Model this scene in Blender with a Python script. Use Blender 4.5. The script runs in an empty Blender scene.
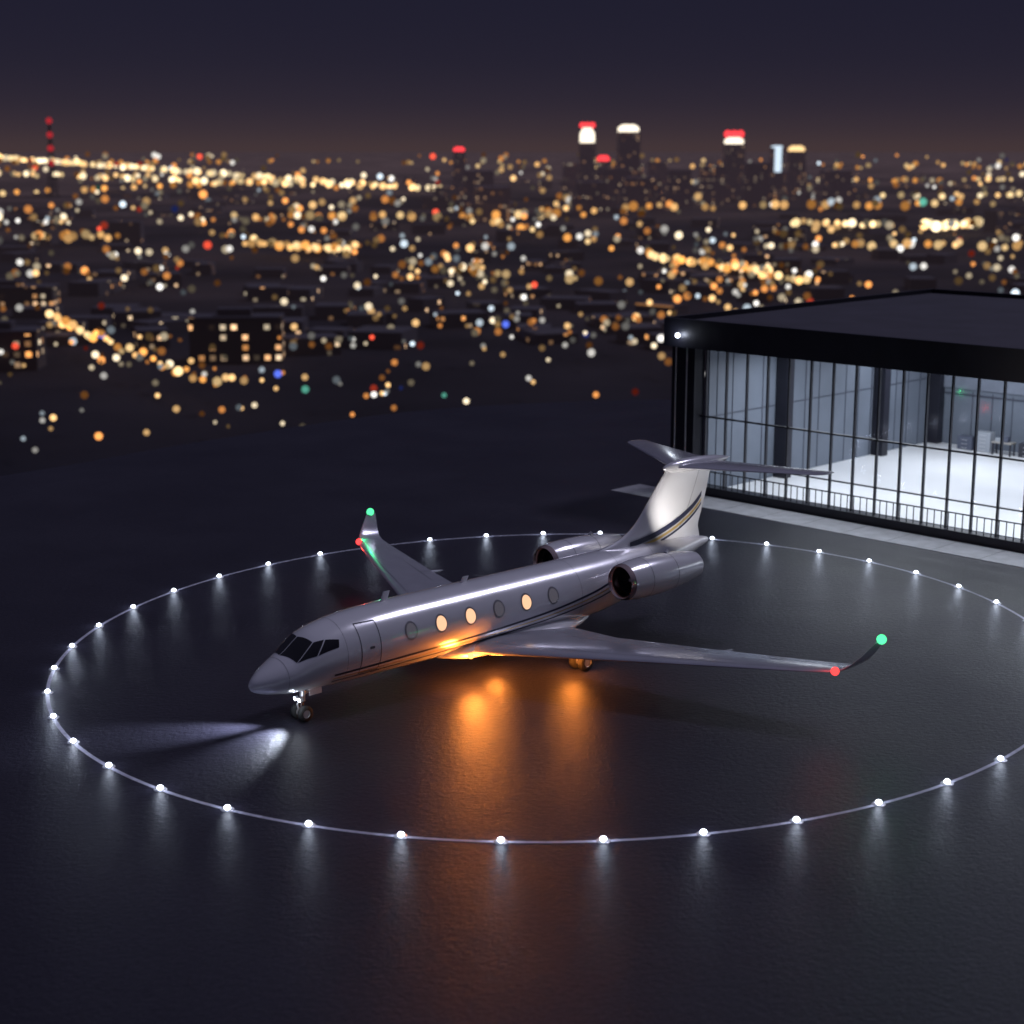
import bpy, math, random
from mathutils import Vector, noise
random.seed(7)
S = bpy.context.scene
S.view_settings.view_transform='Standard'
S.view_settings.look='None'
S.view_settings.exposure=0
COL = S.collection

# ------------------------------------------------------------ materials
def mat(name, col, rough=.5, metal=0, emit=None, es=0, coat=0, nscale=None, namp=.15, bump=0, bscale=50, spec=.5):
    m=bpy.data.materials.new(name); m.use_nodes=True
    nt=m.node_tree; b=nt.nodes['Principled BSDF']
    b.inputs['Base Color'].default_value=(*col,1)
    b.inputs['Roughness'].default_value=rough
    b.inputs['Metallic'].default_value=metal
    b.inputs['Coat Weight'].default_value=coat
    b.inputs['Coat Roughness'].default_value=.12
    b.inputs['Specular IOR Level'].default_value=spec
    if emit:
        b.inputs['Emission Color'].default_value=(*emit,1)
        b.inputs['Emission Strength'].default_value=es
    if nscale:
        tc=nt.nodes.new('ShaderNodeTexCoord')
        n=nt.nodes.new('ShaderNodeTexNoise'); n.inputs['Scale'].default_value=nscale; n.inputs['Detail'].default_value=6
        nt.links.new(tc.outputs['Object'],n.inputs['Vector'])
        r=nt.nodes.new('ShaderNodeMapRange'); r.inputs['To Min'].default_value=1-namp; r.inputs['To Max'].default_value=1+namp
        r.inputs['From Min'].default_value=.25; r.inputs['From Max'].default_value=.75
        nt.links.new(n.outputs['Fac'],r.inputs['Value'])
        mx=nt.nodes.new('ShaderNodeVectorMath'); mx.operation='SCALE'; mx.inputs[0].default_value=col
        nt.links.new(r.outputs['Result'],mx.inputs['Scale'])
        nt.links.new(mx.outputs['Vector'],b.inputs['Base Color'])
        r2=nt.nodes.new('ShaderNodeMapRange'); r2.inputs['To Min'].default_value=rough*.85; r2.inputs['To Max'].default_value=min(1,rough*1.15)
        nt.links.new(n.outputs['Fac'],r2.inputs['Value']); nt.links.new(r2.outputs['Result'],b.inputs['Roughness'])
        if bump:
            n2=nt.nodes.new('ShaderNodeTexNoise'); n2.inputs['Scale'].default_value=bscale; n2.inputs['Detail'].default_value=4
            nt.links.new(tc.outputs['Object'],n2.inputs['Vector'])
            bp=nt.nodes.new('ShaderNodeBump'); bp.inputs['Strength'].default_value=bump; bp.inputs['Distance'].default_value=.05
            nt.links.new(n2.outputs['Fac'],bp.inputs['Height']); nt.links.new(bp.outputs['Normal'],b.inputs['Normal'])
    return m
def emis(name,col,st):
    m=bpy.data.materials.new(name); m.use_nodes=True; nt=m.node_tree; nt.nodes.clear()
    e=nt.nodes.new('ShaderNodeEmission'); e.inputs['Color'].default_value=(*col,1); e.inputs['Strength'].default_value=st
    o=nt.nodes.new('ShaderNodeOutputMaterial'); nt.links.new(e.outputs[0],o.inputs[0])
    return m

M_paint=mat('jet_paint',(.76,.76,.80),.22,.2,coat=1,nscale=.8,namp=.04)
M_wing=mat('wing_paint',(.50,.50,.56),.24,.4,coat=.5,nscale=1.2,namp=.06)
M_dark=mat('dark_trim',(.02,.02,.03),.4)
M_seam=mat('panel_seam',(.10,.10,.12),.6)
M_gold=mat('gold_stripe',(.55,.38,.12),.3,.6)
M_navy=mat('navy_stripe',(.02,.022,.05),.3)
M_chrome=mat('chrome',(.80,.62,.55),.2,1)
M_metal=mat('gear_metal',(.6,.6,.62),.35,.6)
M_rubber=mat('tyre_rubber',(.025,.025,.025),.8,nscale=8)
M_cglass=mat('cockpit_glass',(.008,.008,.012),.06)
M_winlit=mat('cabin_window_lit',(.3,.2,.1),.2,emit=(1,.58,.34),es=1.1)
M_windim=mat('cabin_window_dim',(.05,.05,.07),.1,emit=(.3,.28,.34),es=.22)
M_frame=mat('window_frame',(.35,.34,.36),.3,.6)
M_white=emis('white_lamp',(.80,.87,1),12)
M_green=emis('green_lamp',(.10,1,.38),1.6)
M_red=emis('red_lamp',(1,.05,.05),2.4)
M_orange=emis('orange_lamp',(1,.34,.05),8)

# ------------------------------------------------------------ mesh helpers
def mk(name,verts,faces,mats,parent=None,mi=None,smooth=False):
    me=bpy.data.meshes.new(name); me.from_pydata([tuple(v) for v in verts],[],faces)
    if not isinstance(mats,(list,tuple)): mats=[mats]
    for m in mats: me.materials.append(m)
    if mi: me.polygons.foreach_set('material_index',mi)
    me.update()
    o=bpy.data.objects.new(name,me); COL.objects.link(o)
    if smooth:
        me.polygons.foreach_set('use_smooth',[True]*len(me.polygons))
        try: me.set_sharp_from_angle(angle=math.radians(40))
        except Exception: pass
    if parent: o.parent=parent
    return o
def empty(name,loc=(0,0,0),rz=0):
    e=bpy.data.objects.new(name,None); e.location=loc; e.rotation_euler=(0,0,rz); COL.objects.link(e); e.empty_display_size=.5
    return e
class MB:
    def __init__(s): s.v=[]; s.f=[]; s.m=[]
    def add(s,v,f,m=0):
        o=len(s.v); s.v+= [tuple(x) for x in v]; s.f+=[tuple(i+o for i in q) for q in f]; s.m+=[m]*len(f)
    def box(s,x0,x1,y0,y1,z0,z1,m=0):
        v=[(x0,y0,z0),(x1,y0,z0),(x1,y1,z0),(x0,y1,z0),(x0,y0,z1),(x1,y0,z1),(x1,y1,z1),(x0,y1,z1)]
        s.add(v,[(0,3,2,1),(4,5,6,7),(0,1,5,4),(1,2,6,5),(2,3,7,6),(3,0,4,7)],m)
    def rbox(s,cx,cy,w,d,z0,z1,a,m=0):
        c,n=math.cos(a),math.sin(a)
        q=[(-w/2,-d/2),(w/2,-d/2),(w/2,d/2),(-w/2,d/2)]
        p=[(cx+x*c-y*n,cy+x*n+y*c) for x,y in q]
        v=[(x,y,z0) for x,y in p]+[(x,y,z1) for x,y in p]
        s.add(v,[(0,3,2,1),(4,5,6,7),(0,1,5,4),(1,2,6,5),(2,3,7,6),(3,0,4,7)],m)
    def loft(s,rings,caps=True,m=0):
        n=len(rings[0]); v=[p for r in rings for p in r]; f=[]
        for i in range(len(rings)-1):
            for j in range(n):
                k=(j+1)%n; f.append((i*n+j,i*n+k,(i+1)*n+k,(i+1)*n+j))
        if caps: f.append(tuple(range(n))[::-1]); f.append(tuple((len(rings)-1)*n+j for j in range(n)))
        s.add(v,f,m)
    def tube(s,a,b,r0,r1=None,n=12,m=0):
        a=Vector(a); b=Vector(b); r1=r0 if r1 is None else r1
        d=(b-a).normalized(); u=d.orthogonal().normalized(); w=d.cross(u)
        rg=[[c+(u*math.cos(t)+w*math.sin(t))*r for t in [2*math.pi*i/n for i in range(n)]] for c,r in ((a,r0),(b,r1))]
        s.loft(rg,True,m)
    def rev(s,prof,c,axis='x',n=32,m=0,caps=False):
        rg=[]
        for x,r in prof:
            ring=[]
            for i in range(n):
                t=2*math.pi*i/n; a,b=r*math.cos(t),r*math.sin(t)
                if axis=='x': ring.append((c[0]+x,c[1]+a,c[2]+b))
                elif axis=='y': ring.append((c[0]+b,c[1]+x,c[2]+a))
                else: ring.append((c[0]+a,c[1]+b,c[2]+x))
            rg.append(ring)
        s.loft(rg,caps,m)
    def ball(s,c,r,m=0,n=12,k=7,sz=1):
        prof=[(-r*math.cos(math.pi*i/(k-1))*sz,max(1e-4,r*math.sin(math.pi*i/(k-1)))) for i in range(k)]
        s.rev(prof,c,'z',n,m)
    def make(s,name,mats,parent=None,smooth=False): return mk(name,s.v,s.f,mats,parent,s.m,smooth)
def lamp(kind,name,loc,energy,col,parent=None,size=.1,**kw):
    l=bpy.data.lights.new(name,kind); l.energy=energy; l.color=col
    if kind in('POINT','SPOT'): l.shadow_soft_size=size
    o=bpy.data.objects.new(name,l); o.location=loc; COL.objects.link(o)
    for k,v in kw.items():
        if k=='aim': 
            d=Vector(v)-Vector(loc); o.rotation_euler=d.to_track_quat('-Z','Y').to_euler()
        else: setattr(l,k,v)
    if parent: o.parent=parent
    return o
def interp(tab,x):
    xs=[t[0] for t in tab]
    if x<=xs[0]: return tab[0][1:]
    if x>=xs[-1]: return tab[-1][1:]
    i=max(j for j in range(len(xs)) if xs[j]<=x); i=min(i,len(xs)-2)
    h=xs[i+1]-xs[i]; t=(x-xs[i])/h; out=[]
    for k in range(1,len(tab[0])):
        d=[(tab[j+1][k]-tab[j][k])/(xs[j+1]-xs[j]) for j in range(len(xs)-1)]
        def sl(j):
            if j==0: return d[0]
            if j==len(xs)-1: return d[-1]
            if d[j-1]*d[j]<=0: return 0
            return 2*d[j-1]*d[j]/(d[j-1]+d[j])
        m0,m1=sl(i),sl(i+1); p0,p1=tab[i][k],tab[i+1][k]
        out.append((2*t**3-3*t*t+1)*p0+(t**3-2*t*t+t)*h*m0+(-2*t**3+3*t*t)*p1+(t**3-t*t)*h*m1)
    return out

# ------------------------------------------------------------ world + moonlight
W=bpy.data.worlds.new('World'); S.world=W; W.use_nodes=True
nt=W.node_tree; bg=nt.nodes['Background']
tc=nt.nodes.new('ShaderNodeTexCoord'); sx=nt.nodes.new('ShaderNodeSeparateXYZ'); rp=nt.nodes.new('ShaderNodeValToRGB')
nt.links.new(tc.outputs['Generated'],sx.inputs[0]); nt.links.new(sx.outputs['Z'],rp.inputs[0]); nt.links.new(rp.outputs[0],bg.inputs[0])
rp.color_ramp.interpolation='B_SPLINE'
el=rp.color_ramp.elements
el[0].position=0; el[0].color=(.060,.038,.040,1)
el[1].position=1; el[1].color=(.09,.09,.15,1)
for p,c in ((.010,(.044,.030,.038)),(.026,(.027,.021,.034)),(.05,(.0180,.0158,.030)),(.09,(.0130,.0124,.027)),(.3,(.015,.015,.031))):
    e=el.new(p); e.color=(*c,1)
bg.inputs[1].default_value=1
lamp('SUN','moonlight',(0,0,60),.82,(.80,.78,1.0),aim=(-42.3,-23,0),angle=math.radians(9))

# ------------------------------------------------------------ ground, terrain
RT=[(-180,70),(-135,95),(-90,110),(-45,100),(0,95),(45,95),(75,92),(95,86),(112,74),(126,67),(150,64),(180,70)]
CX,CY=5,60
def edgeR(a):
    d=math.degrees(a)
    while d>180: d-=360
    return interp(RT,d)[0]
NA=180
def tr_ring(off,z,rough=0,fix=None):
    r=[]
    for i in range(NA):
        a=2*math.pi*i/NA-math.pi
        R=edgeR(a)+off if fix is None else fix
        x=CX+R*math.cos(a); y=CY+R*math.sin(a)
        nz=noise.noise(Vector((x*.03,y*.03,3)))*rough
        r.append((x,y,z+nz))
    return r
M_terr=bpy.data.materials.new('terrain_mat'); M_terr.use_nodes=True
nt=M_terr.node_tree; b=nt.nodes['Principled BSDF']; b.inputs['Roughness'].default_value=.95; b.inputs['Specular IOR Level'].default_value=.1
g=nt.nodes.new('ShaderNodeNewGeometry'); 
n=nt.nodes.new('ShaderNodeTexNoise'); n.inputs['Scale'].default_value=.012; n.inputs['Detail'].default_value=8
nt.links.new(g.outputs['Position'],n.inputs['Vector'])
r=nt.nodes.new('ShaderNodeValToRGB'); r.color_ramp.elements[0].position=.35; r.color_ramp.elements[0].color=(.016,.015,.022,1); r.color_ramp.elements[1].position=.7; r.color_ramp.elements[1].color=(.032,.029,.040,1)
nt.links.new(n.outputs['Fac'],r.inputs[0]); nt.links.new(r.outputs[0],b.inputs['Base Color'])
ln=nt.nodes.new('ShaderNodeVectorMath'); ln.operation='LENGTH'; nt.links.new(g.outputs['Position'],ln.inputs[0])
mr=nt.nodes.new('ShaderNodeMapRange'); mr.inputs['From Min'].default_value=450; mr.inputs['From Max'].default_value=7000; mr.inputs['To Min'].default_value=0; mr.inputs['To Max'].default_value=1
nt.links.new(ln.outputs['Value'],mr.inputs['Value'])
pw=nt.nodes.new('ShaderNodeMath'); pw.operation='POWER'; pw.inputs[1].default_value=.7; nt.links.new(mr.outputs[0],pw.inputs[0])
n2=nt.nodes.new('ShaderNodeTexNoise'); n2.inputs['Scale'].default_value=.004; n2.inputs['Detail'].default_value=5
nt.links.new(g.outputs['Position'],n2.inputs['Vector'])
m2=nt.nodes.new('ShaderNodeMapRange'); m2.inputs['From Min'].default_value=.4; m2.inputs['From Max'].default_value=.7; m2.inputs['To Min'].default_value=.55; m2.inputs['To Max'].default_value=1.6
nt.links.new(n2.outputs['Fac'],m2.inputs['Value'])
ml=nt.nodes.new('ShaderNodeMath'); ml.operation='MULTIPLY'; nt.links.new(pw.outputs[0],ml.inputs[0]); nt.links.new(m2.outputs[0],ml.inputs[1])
nt.links.new(ml.outputs[0],b.inputs['Emission Strength']); b.inputs['Emission Color'].default_value=(.050,.033,.036,1)  # paints city glow and distance haze into the terrain as emission
mb=MB()
rings=[tr_ring(0,-.1,fix=5),tr_ring(-1,-.1),tr_ring(.2,-.15),tr_ring(6,-2.5,1),tr_ring(20,-9,3),tr_ring(45,-19,5),tr_ring(80,-32,6),tr_ring(125,-46,6),tr_ring(180,-56,4),tr_ring(250,-60,1)]
for R in (420,700,1200,2200,4500,9000,18000,36000,70000): rings.append(tr_ring(0,-60,0,fix=R))
mb.loft(rings,False); mb.f.append(tuple(range(NA))); mb.m.append(0)
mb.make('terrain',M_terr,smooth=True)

M_tar=bpy.data.materials.new('tarmac_mat'); M_tar.use_nodes=True
nt=M_tar.node_tree; b=nt.nodes['Principled BSDF']; b.inputs['Specular IOR Level'].default_value=.17
g=nt.nodes.new('ShaderNodeNewGeometry')
def nz(sc,det,rough=.6):
    n=nt.nodes.new('ShaderNodeTexNoise'); n.inputs['Scale'].default_value=sc; n.inputs['Detail'].default_value=det; n.inputs['Roughness'].default_value=rough
    nt.links.new(g.outputs['Position'],n.inputs['Vector']); return n
a1=nz(.12,5); a2=nz(7,6,.7)
r1=nt.nodes.new('ShaderNodeValToRGB'); r1.color_ramp.elements[0].position=.3; r1.color_ramp.elements[0].color=(.0215,.020,.031,1); r1.color_ramp.elements[1].position=.7; r1.color_ramp.elements[1].color=(.033,.031,.046,1)
nt.links.new(a1.outputs['Fac'],r1.inputs[0])
r2=nt.nodes.new('ShaderNodeMapRange'); r2.inputs['From Min'].default_value=.3; r2.inputs['From Max'].default_value=.7; r2.inputs['To Min'].default_value=.6; r2.inputs['To Max'].default_value=1.4
nt.links.new(a2.outputs['Fac'],r2.inputs[0])
vm=nt.nodes.new('ShaderNodeVectorMath'); vm.operation='SCALE'; nt.links.new(r1.outputs[0],vm.inputs[0]); nt.links.new(r2.outputs[0],vm.inputs['Scale']); nt.links.new(vm.outputs[0],b.inputs['Base Color'])
r3=nt.nodes.new('ShaderNodeMapRange'); r3.inputs['From Min'].default_value=.3; r3.inputs['From Max'].default_value=.7; r3.inputs['To Min'].default_value=.34; r3.inputs['To Max'].default_value=.44
nt.links.new(a1.outputs['Fac'],r3.inputs[0]); nt.links.new(r3.outputs[0],b.inputs['Roughness'])
bp=nt.nodes.new('ShaderNodeBump'); bp.inputs['Strength'].default_value=.7; bp.inputs['Distance'].default_value=.05
a3=nz(4,5,.75); nt.links.new(a3.outputs['Fac'],bp.inputs['Height']); nt.links.new(bp.outputs['Normal'],b.inputs['Normal'])
rr=tr_ring(0,0)
mb=MB(); mb.add([(CX,CY,0)]+rr+[(x,y,-.3) for x,y,z in rr],[(0,1+i,1+(i+1)%NA) for i in range(NA)]+[(1+i,1+NA+i,1+NA+(i+1)%NA,1+(i+1)%NA) for i in range(NA)])
mb.make('tarmac',M_tar)

# circle marking + edge lights
def ringpt(t,dr=0):
    y=73.1-(22.3+dr)*math.cos(t); x=2.4+(22.3+dr)*math.sin(t)+.07*(y-73.1); return x,y
M_line=mat('marking_paint',(.50,.50,.60),.5,nscale=3,namp=.3)
mb=MB(); N=360; v=[];f=[]
for i in range(N):
    t=2*math.pi*i/N
    v.append((*ringpt(t,-.08),.005)); v.append((*ringpt(t,.08),.005))
for i in range(N): j=(i+1)%N; f.append((2*i,2*j,2*j+1,2*i+1))
mb.add(v,f); mb.make('circle_marking',M_line)
mb=MB(); el=empty('edge_lights')
for k in range(42):
    x,y=ringpt(-.054+2*math.pi*k/42)
    mb.rev([(0.006,.24),(.035,.21),(.045,.12),(.05,.11),(.05,.001)],(x,y,0),'z',16,0)
    mb.rev([(.05,.11),(.09,.11),(.13,.09),(.155,.045),(.16,.001)],(x,y,0),'z',16,1)
    lamp('POINT','edge_glow',(x,y,.40),9,(.66,.76,1),el,.06)
mb.make('fixtures',[M_metal,M_white],el,True)

# ------------------------------------------------------------ business jet
J=empty('business_jet',(-8.3,62.7,0),math.radians(43))
FT=[(-2.40,1.90,1.86,.03),(-2.34,2.03,1.73,.17),(-2.15,2.22,1.60,.36),(-1.8,2.45,1.48,.6),(-1.3,2.72,1.39,.84),(-.75,3.0,1.32,1.03),(-.3,3.33,1.29,1.14),(.15,3.6,1.27,1.22),(.8,3.8,1.25,1.3),(1.8,3.97,1.23,1.37),(3.2,4.07,1.22,1.41),(5,4.1,1.22,1.42),(14.5,4.1,1.22,1.42),(16.5,4.1,1.36,1.37),(18.5,4.08,1.72,1.17),(20.5,4.02,2.2,.88),(22.3,3.9,2.72,.55),(23.6,3.78,3.12,.28),(24.3,3.6,3.3,.1)]
def sec(s):
    zt,zb,hw=interp(FT,s); return (zt+zb)/2,(zt-zb)/2,hw
def P(s,th,side=-1,off=0):
    zc,hh,hw=sec(s); return (s,side*(hw+off)*math.sin(th),zc+(hh+off)*math.cos(th))
def TH(s,z):
    zc,hh,hw=sec(s); return math.acos(max(-1,min(1,(z-zc)/hh)))
ss=[-2.40,-2.37,-2.34,-2.25,-2.15,-2,-1.8,-1.55,-1.3]+[-1.1+.2*i for i in range(22)]+[3.5+.5*i for i in range(42)]+[24.3]
ss=[s for s in ss if s<=24.3]; ss=sorted(set(ss))
mb=MB(); mb.loft([[P(s,2*math.pi*j/56,1) for j in range(56)] for s in ss],True)
mb.make('fuselage',M_paint,J,True)
mb=MB(); BF=[(6.2,.05,.05),(6.8,.9,.25),(8,1.5,.45),(10,1.72,.52),(12.5,1.7,.5),(14.2,1.3,.38),(15.6,.6,.2),(16.4,.05,.05)]
mb.loft([[(s,interp(BF,s)[0]*math.sin(2*math.pi*j/32),1.42+interp(BF,s)[1]*math.cos(2*math.pi*j/32)) for j in range(32)] for s in [6.2+.3*i for i in range(35)]])
mb.make('belly_fairing',M_paint,J,True)
def quadpatch(mb,c,side,off,m=0,nu=8,nv=8):
    v=[];f=[]
    for i in range(nu+1):
        for j in range(nv+1):
            u,w=i/nu,j/nv
            s=(c[0][0]*(1-u)+c[1][0]*u)*(1-w)+(c[3][0]*(1-u)+c[2][0]*u)*w
            t=(c[0][1]*(1-u)+c[1][1]*u)*(1-w)+(c[3][1]*(1-u)+c[2][1]*u)*w
            v.append(P(s,t,side,off))
    for i in range(nu):
        for j in range(nv): a=i*(nv+1)+j; f.append((a,a+1,a+nv+2,a+nv+1))
    mb.add(v,f,m)
def strip(mb,pts,w,side,off,m=0):
    v=[];f=[]
    for s,z in pts:
        v.append(P(s,TH(s,z+w/2),side,off)); v.append(P(s,TH(s,z-w/2),side,off))
    for i in range(len(pts)-1): f.append((2*i,2*i+2,2*i+3,2*i+1))
    mb.add(v,f,m)
R=math.radians
mb=MB()
for sd in(-1,1):
    quadpatch(mb,[(-.98,R(1.2)),(-.12,R(1.2)),(.08,R(37)),(-.74,R(51))],sd,.012)
    quadpatch(mb,[(-.72,R(52.5)),(.11,R(38.5)),(.52,R(44)),(.02,R(66))],sd,.012)
    quadpatch(mb,[(.07,R(66.5)),(.57,R(45)),(1.1,R(54)),(1.0,R(67))],sd,.012)
mb.make('cockpit_windows',M_cglass,J,True)
WS=[4.53+1.6*i for i in range(6)]; lit={1,2,4}
mb=MB()
for sd in(-1,1):
    for i,s0 in enumerate(WS):
        z0=3.05
        for r0,off,m in ((1.25,.008,0),(1,.02,1 if (i in lit) else 2)):
            v=[P(s0,TH(s0,z0),sd,off)];f=[]
            n=28
            for k in range(1,4):
                for j in range(n):
                    t=2*math.pi*j/n; s=s0+.26*r0*k/3*math.cos(t); z=z0+.30*r0*k/3*math.sin(t)
                    v.append(P(s,TH(s,z),sd,off))
            for j in range(n):
                f.append((0,1+j,1+(j+1)%n))
                for k in range(2): a=1+k*n; f.append((a+j,a+n+j,a+n+(j+1)%n,a+(j+1)%n))
            mb.add(v,f,m)
mb.make('cabin_windows',[M_frame,M_winlit,M_windim],J,True)
mb=MB()
def outline(s0,s1,z0,z1,sd,w=.03):
    n=14
    strip(mb,[(s0+(s1-s0)*i/n,z1) for i in range(n+1)],w,sd,.006); strip(mb,[(s0+(s1-s0)*i/n,z0) for i in range(n+1)],w,sd,.006)
    for s in(s0,s1): quadpatch(mb,[(s-w/2,TH(s,z1)),(s+w/2,TH(s,z1)),(s+w/2,TH(s,z0)),(s-w/2,TH(s,z0))],sd,.006,0,1,14)
outline(2.0,2.95,1.75,3.72,-1,.04)
outline(2.42,2.62,2.75,2.8,-1,.05)
for s in(-1.15,1.35,14.3,17.0,19.6,):
    for sd in(-1,1): quadpatch(mb,[(s-.006,.02),(s+.006,.02),(s+.006,3.1),(s-.006,3.1)],sd,.004,0,1,30)
outline(13.2,14.0,2.5,3.3,1)
mb.make('door_outline',M_seam,J,True)
mb=MB()
def zl(s): return interp([(0.6,1.93),(4,2.02),(8,2.12),(12,2.35),(15,2.75),(17,3.2),(19,3.6)],s)[0]
for sd in(-1,1):
    pts=[.8+.3*i for i in range(60)]
    strip(mb,[(s,zl(s)) for s in pts],.10,sd,.005,0)
    strip(mb,[(s,zl(s)-.17-.002*s) for s in pts],.05,sd,.005,1)
    strip(mb,[(s,zl(s)-.30-.006*s) for s in pts],.07,sd,.005,0)
mb.make('livery_stripes',[M_navy,M_gold],J,True)
def af(t,n=14):
    xs=[(1-math.cos(math.pi*i/n))/2 for i in range(n+1)]
    y=lambda x:t*5*(.2969*math.sqrt(x)-.126*x-.3516*x*x+.2843*x**3-.1015*x**4)
    return [(x,y(x)) for x in xs[::-1]]+[(x,-y(x)*.8) for x in xs[1:-1]]
def wing(name,st,sd,m,parent,extra=None):
    mb=MB(); rg=[]
    for p,le,c,z,t,ph in st:
        rg.append([(le+x*c, sd*(p-yy*c*math.sin(ph)), z+yy*c*math.cos(ph)) for x,yy in af(t)])
    mb.loft(rg); return mb.make(name,m,parent,True)
WT=[(0,7.1,6.6,1.42,.11,0),(1.4,7.85,5.6,1.48,.12,.04),(4.4,9.35,4.0,1.64,.11,.05),(9,11.55,2.8,1.93,.10,.06),(13.8,13.85,1.75,2.22,.09,.08),(14.7,14.35,1.5,2.30,.085,.3),(15.1,14.65,1.35,2.40,.08,.6),(15.35,14.9,1.2,2.60,.075,.95),(15.55,15.2,1.0,2.88,.07,1.1),(15.85,15.75,.6,3.42,.07,1.1)]
for sd,nm in((-1,'port_wing'),(1,'starboard_wing')):
    wing(nm,WT,sd,M_wing,J)
    mb=MB()
    for p,le,c,z in((3.4,8.85,4.35,1.57),(6.4,10.3,3.45,1.76),(9.2,11.65,2.75,1.94)):
        s0=le+c*.6
        mb.rev([(0,.01),(.3,.12),(.8,.17),(1.5,.15),(2.1,.08),(2.5,.01)],(s0-.5,sd*p,z-.17),'x',14)
    mb.make('flap_fairings_'+nm,M_wing,J,True)
    mb=MB()
    def wp(p,xc):
        le,c,z,t,ph=interp(WT,p)
        f=t*5*(.2969*math.sqrt(xc)-.126*xc-.3516*xc*xc+.2843*xc**3-.1015*xc**4)
        return (le+xc*c,sd*p,z+f*c+.006)
    def seam(a,b,w=.02,n=12):
        v=[];f=[]
        for i in range(n+1):
            p=a[0]+(b[0]-a[0])*i/n; x=a[1]+(b[1]-a[1])*i/n
            q=wp(p,x); dx,dy=(w,0) if abs(a[0]-b[0])>.2 else (0,w)
            v+= [(q[0]-dx,q[1]-dy,q[2]),(q[0]+dx,q[1]+dy,q[2])]
        for i in range(n): f.append((2*i,2*i+1,2*i+3,2*i+2))
        mb.add(v,f)
    seam((2,.74),(13.2,.74)); seam((2,.14),(13.5,.14),.012)
    for p in(5.4,9.0,13.2): seam((p,.74),(p+.01,.99))
    mb.make('wing_seams_'+nm,M_seam,J)
    wing('stabilizer_'+nm,[(0,21.6,3.1,7.36,.09,0),(.3,21.8,2.95,7.36,.09,0),(5.9,24.9,1.3,7.40,.08,0),(6.15,25.2,.85,7.40,.06,0)],sd,M_wing,J)
    mb=MB(); c=(0,sd*2.42,3.28)
    mb.rev([(16.15,.60),(15.85,.62),(15.68,.67),(15.62,.73),(15.68,.79),(15.85,.83)],c,'x',40,1)
    mb.rev([(15.85,.83),(16.4,.90),(17.2,.92),(18.2,.90),(19.2,.82),(20.1,.70),(20.55,.62),(20.5,.58),(20.0,.56)],c,'x',40,0)
    mb.rev([(16.15,.60),(16.6,.62)],c,'x',40,2)
    mb.rev([(16.6,.62),(16.62,.001)],c,'x',40,2)
    mb.rev([(20.0,.56),(20.0,.001)],c,'x',40,2)
    mb.rev([(19.9,.46),(20.8,.42),(20.8,.38),(20.0,.36)],c,'x',32,3)
    mb.rev([(16.2,.001),(16.28,.09),(16.5,.18),(16.6,.2)],c,'x',20,3)
    for k in range(22):
        t=2*math.pi*k/22; t2=t+.16
        v=[]
        for r in(.18,.4,.6):
            v+=[(16.42,c[1]+r*math.cos(t),c[2]+r*math.sin(t)),(16.56,c[1]+r*math.cos(t2),c[2]+r*math.sin(t2))]
        mb.add(v,[(0,1,3,2),(2,3,5,4)],4)
    for xx in(16.9,18.6):
        rr_=interp([(15.85,.83),(16.4,.90),(17.2,.92),(18.2,.90),(19.2,.82)],xx)[0]+.005
        mb.rev([(xx-.012,rr_),(xx+.012,rr_)],c,'x',40,5)
    mb.make('engine_'+nm.split('_')[0],[M_paint,M_chrome,M_dark,M_metal,mat('fan_blades',(.12,.12,.13),.4,.6),M_seam],J,True)
    mb=MB()
    mb.loft([[(le+x*cc,sd*y,3.32+yy*cc) for x,yy in af(.1)] for y,le,cc in((.7,16.3,3.9),(1.9,16.7,3.2))])
    mb.make('pylon_'+nm.split('_')[0],M_paint,J,True)
# fin
def finpar(z): return interp([(3.6,15.6,8.2,.05),(4.05,16.6,7.1,.06),(4.35,17.9,5.75,.075),(4.8,18.9,4.9,.08),(6.0,20.1,4.1,.085),(7.1,21.1,3.4,.085),(7.3,21.3,3.25,.085)],z)
mb=MB(); rg=[]
for i in range(30):
    z=3.6+3.7*i/29; le,c,t=finpar(z); rg.append([(le+x*c,y*c/.9,z) for x,y in af(t)])
mb.loft(rg); mb.make('fin',M_paint,J,True)
mb=MB()
def fy(s,z):
    le,c,t=finpar(z); x=max(0,min(1,(s-le)/c)); return t*5*(.2969*math.sqrt(x)-.126*x-.3516*x*x+.2843*x**3-.1015*x**4)*c/.9+.008
def fstripe(pts,w,m):
    for sd in(-1,1):
        v=[];f=[]
        for s,z in pts: v+=[(s,sd*fy(s,z+w/2),z+w/2),(s,sd*fy(s,z-w/2),z-w/2)]
        for i in range(len(pts)-1): f.append((2*i,2*i+1,2*i+3,2*i+2))
        mb.add(v,f,m)
FZ=[(18.6,4.12),(20,4.3),(21.5,4.65),(22.8,5.15),(23.6,5.65),(23.95,6.0)]
pp=[18.6+5.2*i/24 for i in range(25)]
fstripe([(s,interp(FZ,s)[0]) for s in pp],.26,0)
fstripe([(s,interp(FZ,s)[0]-.28) for s in pp if s>19.4],.14,1)
fstripe([(s,interp(FZ,s)[0]-.48) for s in pp if s>20.6],.12,0)
for sd in(-1,1):
    v=[];f=[]
    for i in range(20):
        z=4.4+2.7*i/19; le,c,t=finpar(z); s=le+c*.72
        v+=[(s-.012,sd*fy(s,z),z),(s+.012,sd*fy(s,z),z)]
    for i in range(19): f.append((2*i,2*i+1,2*i+3,2*i+2))
    mb.add(v,f,2)
mb.make('fin_stripes',[M_navy,M_gold,M_seam],J)
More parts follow.
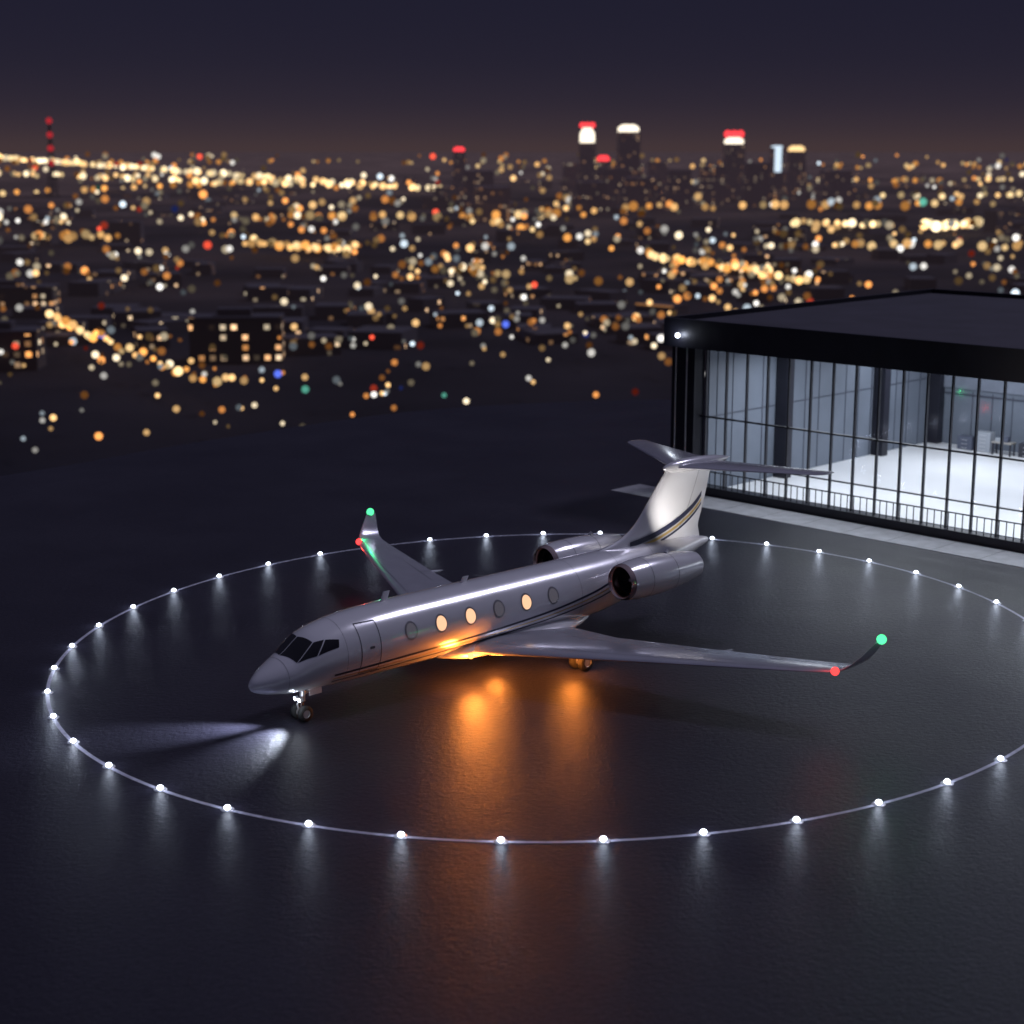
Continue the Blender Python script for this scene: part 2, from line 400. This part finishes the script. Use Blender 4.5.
mb=MB(); mb.rev([(21.05,.01),(21.2,.13),(21.6,.25),(22.4,.33),(23.5,.33),(24.6,.25),(25.4,.12),(25.9,.01)],(0,0,7.36),'x',24); mb.make('tail_bullet',M_paint,J,True)
mb=MB()
for s,h in((4.2,.38),(8.5,.25)):
    zt=sec(s)[0]+sec(s)[1]
    mb.loft([[(s-.18+x*.36+dx,y*.4,z) for x,y in af(.2)] for z,dx in((zt-.03,0),(zt+h,.16))])
mb.make('antennas',M_paint,J,True)
# landing gear
def wheel(mb,c,r,w):
    mb.rev([(-w/2,r*.5),(-w/2,r*.85),(-w*.36,r*.97),(-w*.15,r),(w*.15,r),(w*.36,r*.97),(w/2,r*.85),(w/2,r*.5)],c,'y',28,0)
    mb.rev([(-w*.42,.001),(-w*.40,r*.3),(-w*.36,r*.5),(-w*.5,r*.58)],c,'y',20,1)
    mb.rev([(w*.5,r*.58),(w*.36,r*.5),(w*.40,r*.3),(w*.42,.001)],c,'y',20,1)
mb=MB()
for sd in(-1,1): wheel(mb,(0,sd*.24,.33),.33,.22)
mb.tube((0,-.25,.33),(0,.25,.33),.06,m=1); mb.tube((0,0,.33),(0.05,0,.95),.075,m=2); mb.tube((.05,0,.8),(.1,0,1.5),.12,m=1)
mb.tube((.06,0,1.0),(.9,0,1.45),.05,m=1); mb.tube((-.14,0,.45),(-.2,0,.7),.035,m=1); mb.tube((-.2,0,.7),(-.02,0,.95),.035,m=1)
for sd in(-1,1):
    mb.box(.15,.75,sd*.34-.012,sd*.34+.012,1.06,1.36,3)
    mb.tube((-.08,sd*.14,.92),(-.2,sd*.14,.90),.09,m=1)
    mb.tube((-.201,sd*.14,.90),(-.212,sd*.14,.898),.08,m=4)
mb.make('nose_gear',[M_rubber,M_metal,M_chrome,M_paint,M_white],J,True)
for sd,nm in((-1,'port'),(1,'starboard')):
    mb=MB(); y0=sd*2.9; s0=12.75
    for k in(-1,1): wheel(mb,(s0,y0+k*.26,.42),.42,.28)
    mb.tube((s0,y0-.32,.42),(s0,y0+.32,.42),.07,m=1); mb.tube((s0,y0,.42),(s0-.15,y0,1.0),.08,m=2); mb.tube((s0-.13,y0,.9),(s0-.25,y0,1.6),.13,m=1)
    mb.tube((s0-.1,y0,.95),(s0-.5,y0-sd*1.0,1.4),.05,m=1); mb.tube((s0+.3,y0,.55),(s0+.45,y0,.8),.035,m=1); mb.tube((s0+.45,y0,.8),(s0-.05,y0,1.05),.035,m=1)
    mb.box(s0-.7,s0+.3,y0+sd*.52,y0+sd*.545,.95,1.5,3)
    mb.make('main_gear_'+nm,[M_rubber,M_metal,M_chrome,M_paint],J,True)
# lights
mb=MB()
for sd in(-1,1):
    mb.ball((16.05,sd*15.9,3.52),.2,0); mb.ball((14.5,sd*14.9,2.34),.17,1)
    lamp('POINT','tip_glow',(16.0,sd*16.1,3.8),26,(.03,1,.28),J,.1)
    lamp('POINT','nav_glow',(14.1,sd*15.0,2.5),24,(1,.05,.03),J,.1)
mb.ball((7.6,-1.5,1.38),.12,2); mb.ball((11.9,-3.2,.95),.09,2); mb.tube((11.9,-3.2,1.0),(11.95,-3.1,1.6),.03,m=3)
for sd in(-1,1): mb.tube((18.6,sd*2.42,4.14),(18.75,sd*2.38,4.26),.09,m=3)  # made-up housings for the fin fill spots
mb.make('navigation_lights',[M_green,M_red,M_orange,M_metal],J,True)
OC=(1,.27,.04)
lamp('POINT','beacon_glow',(7.6,-1.7,.95),560,OC,J,.4)
lamp('POINT','beacon_glow',(11.8,-3.3,.95),260,OC,J,.35)
lamp('POINT','beacon_glow',(9.6,-.9,.72),190,OC,J,.3)
lamp('SPOT','landing_beam',(-.3,-.14,.92),9500,(.74,.82,1),J,.2,aim=(-4.3,1.9,0),spot_size=R(38),spot_blend=1)
lamp('SPOT','landing_beam',(-.3,.14,.92),4200,(.74,.82,1),J,.2,aim=(-2.8,-.9,0),spot_size=R(46),spot_blend=1)
lamp('POINT','gear_fill',(-.6,-.5,.9),14,(.8,.88,1),J,.1)  # added fill light that brightens the nose wheels
for sd in(-1,1): lamp('SPOT','fin_fill',(19.6,sd*2.9,4.5),900,(1,.94,.88),J,.08,aim=(22.5,0,5.9),spot_size=R(80),spot_blend=.9)  # added fill spots that brighten the fin, not known aircraft lamps

# ------------------------------------------------------------ hangar
H=empty('glass_hangar',(9.9,106.5,0),math.radians(-45))
M_black=mat('black_steel',(.018,.018,.028),.4,.3,nscale=1,namp=.2)
M_roof=mat('roof_membrane',(.036,.032,.052),.7,nscale=.4,namp=.25)
M_floor=mat('polished_floor',(.80,.80,.82),.3,nscale=.3,namp=.04)
M_wall=mat('wall_panels',(.13,.15,.19),.6,nscale=.4,namp=.15)
M_wall2=mat('wall_band',(.17,.19,.24),.6,nscale=.6,namp=.15)
M_bat=mat('wall_seams',(.05,.055,.08),.5)
M_conc=mat('apron_concrete',(.42,.42,.45),.7,nscale=1.2,namp=.2)
M_ceil=mat('ceiling_metal',(.1,.1,.12),.6)
M_glass=bpy.data.materials.new('facade_glass'); M_glass.use_nodes=True; nt=M_glass.node_tree; nt.nodes.clear()
o=nt.nodes.new('ShaderNodeOutputMaterial'); mx=nt.nodes.new('ShaderNodeMixShader'); t=nt.nodes.new('ShaderNodeBsdfTransparent'); t.inputs[0].default_value=(.92,.95,1,1)
gl=nt.nodes.new('ShaderNodeBsdfGlossy'); gl.inputs['Roughness'].default_value=.06; mx.inputs[0].default_value=.035
nt.links.new(t.outputs[0],mx.inputs[1]); nt.links.new(gl.outputs[0],mx.inputs[2]); nt.links.new(mx.outputs[0],o.inputs[0])
LX=50
mb=MB(); mb.box(.15,LX+1,.15,31.4,10.0,11.3); mb.make('roof_slab',M_roof,H)
mb=MB()
mb.box(-.15,LX+1,-.15,.15,9.8,11.6); mb.box(-.15,.15,.15,31.4,9.8,11.6); mb.box(-.15,LX+1,31.4,31.7,9.8,11.6); mb.box(LX+1,LX+1.3,-.15,31.7,9.8,11.6)
mb.box(0.15,LX+1,.15,2.3,9.8,10.0)
mb.make('fascia',M_black,H)
mb=MB()
mb.box(1.3,LX,2.77,30.4,0.0,.06); mb.make('floor',M_floor,H)
mb=MB()
mb.box(1.1,1.3,2.8,30.6,0,9.9); mb.box(1.3,LX,30.4,30.6,0,9.9); mb.box(LX,LX+.2,2.6,30.6,0,9.9)
mb.make('walls',M_wall,H)
mb=MB()
for i in range(17):
    y=3.6+1.65*i; mb.box(1.3,1.34,y,y+.05,.1,9.7)
for i in range(29):
    x=3+1.65*i; mb.box(x,x+.05,30.35,30.4,.1,4.2)
mb.box(1.3,1.35,3,30.3,5.0,5.06)
mb.box(1.4,LX,30.3,30.4,3.9,4.0)
mb.make('wall_battens',M_bat,H)
mb=MB()
mb.box(1.4,LX,30.18,30.3,4.4,8.2); mb.make('clerestory_band',M_wall2,H)
mb=MB()
for y in(10,22,29.6): mb.box(1.38,2.3,y,y+.75,.06,9.8)
for x in(12,22,32,42): mb.box(x,x+.7,29.4,30.17,.06,9.8)
mb.make('columns',M_black,H)
mb=MB()
mb.box(1.3,LX,2.3,30.4,9.82,9.97)
for y in(8,14,20,26): mb.box(1.4,LX,y,y+.25,9.1,9.81)
mb.make('ceiling',M_ceil,H)
# facade
mb=MB(); mb.box(-1.0,.9,1.75,2.8,0,9.79); mb.box(.9,LX,2.0,2.75,0,.55)
mb.box(.9,LX,2.35,2.6,9.5,9.79)
x=1.3
while x<LX:
    mb.box(x,x+.10,2.36,2.56,.55,9.5); x+=1.62
mb.box(.9,LX,2.38,2.54,5.05,5.15); mb.box(.9,LX,2.38,2.54,2.2,2.27)
mb.make('facade_frame',M_black,H)
mb=MB(); mb.add([(.9,2.47,.55),(LX,2.47,.55),(LX,2.47,9.5),(.9,2.47,9.5)],[(0,1,2,3)]); mb.make('facade_glazing',M_glass,H)
mb=MB()
mb.box(.9,LX,2.08,2.14,1.55,1.62); mb.box(.9,LX,2.09,2.13,.72,.76)
x=1.1
while x<LX: mb.box(x,x+.05,2.09,2.13,.55,1.55); x+=.46
mb.make('balustrade',M_black,H)
mb=MB(); mb.tube((-.6,1.68,.1),(-.6,1.68,9.7),.05); mb.tube((.3,1.68,.1),(.3,1.68,9.7),.05); mb.make('downpipes',M_metal,H,True)
mb=MB(); mb.ball((1.1,-.3,10.55),.15); mb.make('corner_lamp',M_white,H,True)
lamp('POINT','corner_glow',(1.1,-.7,10.55),30,(.8,.88,1),H,.1)
mb=MB()
for x in(8,17,26,35,44):
    for y in(7,15.5,24): mb.box(x-2,x+2,y-.25,y+.25,8.9,9.0)
ml_=emis('luminaire',(.9,.95,1),6); ml_.cycles.emission_sampling='NONE'
mb.make('ceiling_luminaires',ml_,H)
for x in(9,25,41):
    for y in(8,22):
        l=lamp('AREA','ceiling_light',(x,y,8.85),1250,(.9,.95,1),H); l.data.shape='RECTANGLE'; l.data.size=11; l.data.size_y=5
Mc1=mat('cabinet_grey',(.08,.09,.13),.4); Mc3=mat('cabinet_pale',(.3,.32,.36),.4); Mwood=mat('bench_top',(.30,.28,.26),.6)
def cabinet(x,y,w,d,h,name,m):
    mb=MB(); mb.box(x,x+w,y,y+d,.12,h,0); n=max(2,int(h/.3))
    for i in range(n): z=.15+(h-.2)*i/n; mb.box(x+.04,x+w-.04,y-.02,y,z,z+(h-.2)/n-.05,1); mb.box(x+w*.3,x+w*.7,y-.05,y-.02,z+.08,z+.11,2)
    mb.box(x+.02,x+w-.02,y+.02,y+d-.02,.06,.12,2)
    return mb.make(name,[m,m,M_metal],H)
for i,x in enumerate((4.6,6.1,9.6,14,17.2,19)): cabinet(x,28.6,1.2,.7,1.1+.5*(i%2),'tool_cabinet_%d'%i,(Mc1,Mc3,M_dark)[i%3])
mb=MB(); mb.box(7.5,9.1,28.4,29.2,.95,1.05,0)
for x in(7.55,8.95):
    for y in(28.45,29.05): mb.box(x,x+.1,y,y+.1,.06,.95,1)
mb.box(7.7,8.1,28.6,28.9,1.05,1.3,2); mb.box(8.4,8.7,28.6,29,1.05,1.45,3)
mb.make('workbench',[Mwood,M_dark,Mc3,Mc1],H)
mb=MB()
mb.box(-3.6,LX,-1.15,1.72,.0,.03,0)
mb.make('apron_strip',M_conc,H)
mb=MB()
for i in range(18): mb.box(-.6+3*i,-.57+3*i,-1.13,1.70,.03,.033)
mb.make('apron_joints',M_dark,H)
for x in(4,12,20,28,36): lamp('SPOT','apron_fill',(x,1.2,9.6),420,(.85,.9,1),H,.15,aim=(x,.3,0),spot_size=R(80),spot_blend=1)  # added spots to brighten the apron strip, no fixtures behind them

# ------------------------------------------------------------ city
def winmat(name,cu,cz,dens,st,base=(.02,.02,.026)):
    m=bpy.data.materials.new(name); m.use_nodes=True; nt=m.node_tree; b=nt.nodes['Principled BSDF']; b.inputs['Base Color'].default_value=(*base,1); b.inputs['Roughness'].default_value=.9
    L=nt.links.new
    g=nt.nodes.new('ShaderNodeNewGeometry'); s=nt.nodes.new('ShaderNodeSeparateXYZ'); L(g.outputs['Position'],s.inputs[0])
    def mth(op,a,bb=None):
        n=nt.nodes.new('ShaderNodeMath'); n.operation=op
        for i,q in enumerate((a,bb)):
            if q is None: continue
            if isinstance(q,(int,float)): n.inputs[i].default_value=q
            else: L(q,n.inputs[i])
        return n.outputs[0]
    u=mth('DIVIDE',mth('ADD',s.outputs[0],mth('MULTIPLY',s.outputs[1],1.0)),cu); w=mth('DIVIDE',s.outputs[2],cz)
    fu=mth('FLOOR',u); fw=mth('FLOOR',w); du=mth('SUBTRACT',u,fu); dw=mth('SUBTRACT',w,fw)
    c=nt.nodes.new('ShaderNodeCombineXYZ'); L(fu,c.inputs[0]); L(fw,c.inputs[1])
    wn=nt.nodes.new('ShaderNodeTexWhiteNoise'); wn.noise_dimensions='2D'; L(c.outputs[0],wn.inputs['Vector'])
    on=mth('LESS_THAN',wn.outputs['Value'],dens)
    i1=mth('MULTIPLY',mth('GREATER_THAN',du,.25),mth('LESS_THAN',du,.75)); i2=mth('MULTIPLY',mth('GREATER_THAN',dw,.3),mth('LESS_THAN',dw,.8))
    sn=nt.nodes.new('ShaderNodeSeparateXYZ'); L(g.outputs['Normal'],sn.inputs[0]); side=mth('LESS_THAN',mth('ABSOLUTE',sn.outputs[2]),.5)
    e=mth('MULTIPLY',mth('MULTIPLY',on,mth('MULTIPLY',i1,i2)),side)
    sc=nt.nodes.new('ShaderNodeSeparateColor'); L(wn.outputs['Color'],sc.inputs[0])
    e=mth('MULTIPLY',e,mth('MULTIPLY',mth('POWER',sc.outputs[1],2.2),st)); L(e,b.inputs['Emission Strength'])
    r=nt.nodes.new('ShaderNodeValToRGB'); r.color_ramp.elements[0].color=(1,.42,.12,1); r.color_ramp.elements[1].color=(1,.85,.6,1); L(sc.outputs[2],r.inputs[0]); L(r.outputs[0],b.inputs['Emission Color'])
    # haze painted on the building surfaces as emission, growing with distance like the terrain's
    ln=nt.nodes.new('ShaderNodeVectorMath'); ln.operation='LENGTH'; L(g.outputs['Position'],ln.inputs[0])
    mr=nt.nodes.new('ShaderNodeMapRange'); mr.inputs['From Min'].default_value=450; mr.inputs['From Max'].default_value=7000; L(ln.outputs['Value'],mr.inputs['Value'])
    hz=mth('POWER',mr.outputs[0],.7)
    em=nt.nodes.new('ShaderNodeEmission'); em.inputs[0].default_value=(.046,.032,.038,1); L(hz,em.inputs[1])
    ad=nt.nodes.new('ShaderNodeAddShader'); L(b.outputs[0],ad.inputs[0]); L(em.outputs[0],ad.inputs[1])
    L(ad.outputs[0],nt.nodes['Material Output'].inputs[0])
    m.cycles.emission_sampling='NONE'
    return m
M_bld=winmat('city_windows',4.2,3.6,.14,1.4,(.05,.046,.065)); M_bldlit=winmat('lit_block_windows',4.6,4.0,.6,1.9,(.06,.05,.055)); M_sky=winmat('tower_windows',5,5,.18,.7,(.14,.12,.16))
mb=MB()
for i in range(420):
    az=random.uniform(-.52,.52); dep=random.uniform(.012,.12); D=82/dep
    X=D*math.sin(az); Y=D*math.cos(az)
    h=random.uniform(4,8)*(1 if D<1500 else 1.4)
    if D>1500 and random.random()<.1: h*=2.2
    w=random.uniform(12,26)*(1 if D<1500 else 1.5); d=random.uniform(12,26)
    mb.rbox(X,Y,w,d,-61,-60+h,random.choice((0,.3,-.2,.05,.8)))
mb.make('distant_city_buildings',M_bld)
def block(x0,y0,w,d,z1):
    e=empty('office_building',(x0,y0,-60),.08)
    mb=MB(); mb.box(-w/2,w/2,-d/2,d/2,0,z1+60); mb.make('facade',M_bldlit,e)
    mb=MB(); mb.box(-w/2-.4,w/2+.4,-d/2-.4,d/2+.4,z1+60,z1+61.2); mb.box(-w/5,w/6,-d/4,d/4,z1+61.2,z1+64); mb.make('roof',M_bld,e)
block(-109,662,36,16,-43); block(-196,640,30,18,-46); block(160,1090,50,20,-48); block(-270,900,50,22,-50)
def cm(c,s): return emis('crown_%d'%len(bpy.data.materials),c,s)
CW=cm((1,.88,.7),1.8); CR=cm((1,.05,.06),1.8); CB=cm((.7,.85,1),1.1); CWm=cm((1,.65,.3),1.5)
for m_ in(CW,CR,CB,CWm): m_.cycles.emission_sampling='NONE'
def tower(X,Y,w,zt,crown=None,ch=8,red=False,strip_=False,steps=2):
    e=empty('skyscraper',(X,Y,-60),.1); h=zt+60
    mb=MB(); z=0; ww=w*1.25
    for i in range(steps):
        z2=h*(.55+.45*i/(steps-1)) if steps>1 else h
        mb.box(-ww/2,ww/2,-ww/2,ww/2,z,z2); z=z2; ww*=.8
    ww/=.8
    for k in range(5): q=-ww/2+ww*k/4; mb.box(q-.5,q+.5,-ww/2-.6,-ww/2,h*.55,h)
    mb.make('shaft',M_sky,e)
    if crown:
        mb=MB(); mb.rev([(h-ch*.2,ww*.35),(h,ww*.52),(h+ch*.6,ww*.52),(h+ch,ww*.3),(h+ch,.01)],(0,0,0),'z',20); mb.make('crown',crown,e,True)
    if red:
        mb=MB()
        for q in(-1,0,1): mb.ball((q*ww*.35,0,h+ch+ww*.18),ww*.2)
        mb.make('beacons',CR,e,True)
    if strip_:
        mb=MB(); mb.box(-ww*.3,ww*.3,-ww/2-1.5,-ww/2-.7,h*.25,h+2); mb.make('light_strip',CB,e)
for t,Y,w,zt,cr,ch,rd,sp in (
 (.0440,2850,24,34,CW,24,True,False),(.0680,2700,32,50,CW,11,False,False),(.0535,2900,20,4,CR,9,False,False),(.0850,3000,30,2,None,0,0,0),(.035,2950,28,0,None,0,0,0),
 (.1298,2800,30,32,CW,10,True,False),(.1550,2750,18,26,CB,3,False,True),(.1665,2850,26,20,CWm,9,False,False),(-.031,2900,18,20,CR,7,False,False),
 (.060,2500,40,-4,None,0,0,0),(.076,2300,44,-14,None,0,0,0),(.046,2200,36,-18,None,0,0,0),(-.020,2400,40,-6,None,0,0,0),(.118,2600,36,-2,None,0,0,0),(.143,2500,34,4,None,0,0,0),(.19,2600,40,-8,None,0,0,0),(-.012,2000,40,-20,None,0,0,0),(.098,2500,30,-6,None,0,0,0)):
    tower(t*Y,Y,w,zt,cr,ch,rd,sp)
e=empty('radio_mast',(-.27*3000,3000,-60)); mb=MB()
for k in range(4):
    a=k*math.pi/2; mb.tube((9*math.cos(a),9*math.sin(a),0),(1*math.cos(a),1*math.sin(a),130),.9,.5,6)
for z in range(10,130,12): r=9-8*z/130; mb.box(-r,r,-.4,.4,z,z+.8); mb.box(-.4,.4,-r,r,z,z+.8)
mb.make('lattice',M_black,e); mb=MB()
for z in(60,85,108,132): mb.ball((0,0,z),5.5,0)
mb.make('mast_lights',emis('mast_red',(1,.05,.07),.45),e,True)

# city lights
verts=[];faces=[];cols=[]
def ico():
    import bmesh
    bm=bmesh.new(); bmesh.ops.create_icosphere(bm,subdivisions=2,radius=1); v=[tuple(x.co) for x in bm.verts]; f=[tuple(q.index for q in x.verts) for x in bm.faces]; bm.free(); return v,f
IV,IF=ico()
PAL=[((1,.60,.25),26),((1,.38,.10),26),((1,.82,.56),26),((1,.96,.9),18),((.75,.88,1),7),((1,.10,.05),3.5),((.2,.8,.6),.4),((.12,.2,1),.4)]
def pick():
    t=random.uniform(0,sum(w for _,w in PAL))
    for c,w in PAL:
        t-=w
        if t<=0: return c
    return PAL[0][0]
def light(X,Y,rs,st,c=None,z=None):
    D=math.hypot(X,Y); r=D*rs; c=c or pick(); o=len(verts)
    z=(-60+r*.9+random.uniform(5,12)) if z is None else z
    for v in IV: verts.append((X+v[0]*r,Y+v[1]*r,z+v[2]*r))
    for f in IF: faces.append(tuple(i+o for i in f))
    cc=(c[0]*st,c[1]*st,c[2]*st,1)
    cols.extend([cc]*len(IV))
cnt=0
while cnt<1950:
    az=random.uniform(-.52,.52)
    u=random.random()
    dep=.004+.184*u**1.1
    D=82/dep
    dn=noise.noise(Vector((az*11,dep*60,1)))+.7*noise.noise(Vector((az*34,dep*170,5)))
    pr=.45+1.2*dn
    if dep>.10: pr*=.62
    if dep>.13: pr*=.65 if az<-.04 else .35
    if dep>.15: pr*=.9 if az<-.04 else .15
    if random.random()>pr: continue
    st=random.choice((.05,.08,.12,.18,.28,.42,.65,1.0)); rs=random.uniform(.0010,.0024)*(1 if dep>.03 else .7)
    light(D*math.sin(az),D*math.cos(az),rs,st); cnt+=1
OR=((1,.42,.10),(1,.55,.2),(1,.68,.32))
def road(x0,y0,x1,y1,n,wd=.01,st=1.0,rs=.0024,pal=OR):
    l0,l1=math.log(math.hypot(x0,y0)),math.log(math.hypot(x1,y1))
    for i in range(n):
        t=(i+random.uniform(-.4,.4))/n
        D=math.exp(l0+(l1-l0)*t) if abs(l1-l0)>.5 else None
        if D: f=(D-math.exp(l0))/(math.exp(l1)-math.exp(l0))
        else: f=t
        X=x0+(x1-x0)*f; Y=y0+(y1-y0)*f; d=math.hypot(X,Y)
        light(X+random.gauss(0,wd*d*.25),Y+random.gauss(0,wd*d),rs*random.uniform(.6,1.15),st*.8*random.uniform(.3,1.5),random.choice(pal),z=-50+random.uniform(-2,2))
WY=((1,.72,.36),(1,.8,.5),(1,.6,.25))
road(-90,3100,-5400,17500,120,.009,1.5,.0018,WY)
road(-160,3300,-2400,6500,60,.009,1.4,.0018,WY)
road(97,1178,170,955,30,.003,1.2); road(100,1200,-60,1900,14,.006,.7)
road(-215,1360,-120,1255,26,.003,.9); road(-205,745,-130,590,22,.0015,1.3,.0024); road(-130,590,-88,515,11,.0015,1.1,.0024)
road(400,1640,470,1700,18,.003,1.6,.0026,WY); road(290,1740,360,1640,15,.003,1.4,.0022,WY)
road(-300,1900,100,1950,20,.006,.6); road(50,2100,700,2400,24,.008,.6); road(250,1300,420,1330,12,.006,.5)
road(1500,9000,5200,9800,50,.05,.7,.0013); road(-4500,9500,1500,12000,60,.06,.5,.0012); road(0,8000,3500,7000,40,.05,.6,.0013)
road(-900,2900,-500,4200,24,.008,.8,.0016); road(600,2700,1000,2900,18,.008,.8,.0017,WY); road(-420,1500,-330,1420,12,.006,.6)
road(-60,1050,60,960,12,.006,.4); road(300,3900,1300,4300,28,.01,.7,.0014)
me=bpy.data.meshes.new('city_lights'); me.from_pydata(verts,[],faces)
ca=me.color_attributes.new('Col','FLOAT_COLOR','POINT'); flat=[x for c in cols for x in c]; ca.data.foreach_set('color',flat)
me.polygons.foreach_set('use_smooth',[True]*len(me.polygons))
m=bpy.data.materials.new('city_light'); m.use_nodes=True; nt=m.node_tree; nt.nodes.clear()
at=nt.nodes.new('ShaderNodeAttribute'); at.attribute_name='Col'; e=nt.nodes.new('ShaderNodeEmission'); e.inputs[1].default_value=1.6; o=nt.nodes.new('ShaderNodeOutputMaterial')
nt.links.new(at.outputs['Color'],e.inputs[0]); nt.links.new(e.outputs[0],o.inputs[0]); m.cycles.emission_sampling='NONE'
me.materials.append(m); ob=bpy.data.objects.new('city_lights',me); COL.objects.link(ob)

# ------------------------------------------------------------ camera
cam=bpy.data.cameras.new('camera'); co=bpy.data.objects.new('camera',cam); COL.objects.link(co)
co.location=(0,0,22); co.rotation_euler=(math.radians(90-12.23),0,0)
cam.sensor_width=36; cam.lens=58.71; cam.clip_start=.5; cam.clip_end=120000
cam.dof.use_dof=True; cam.dof.focus_distance=71; cam.dof.aperture_fstop=.27
S.camera=co
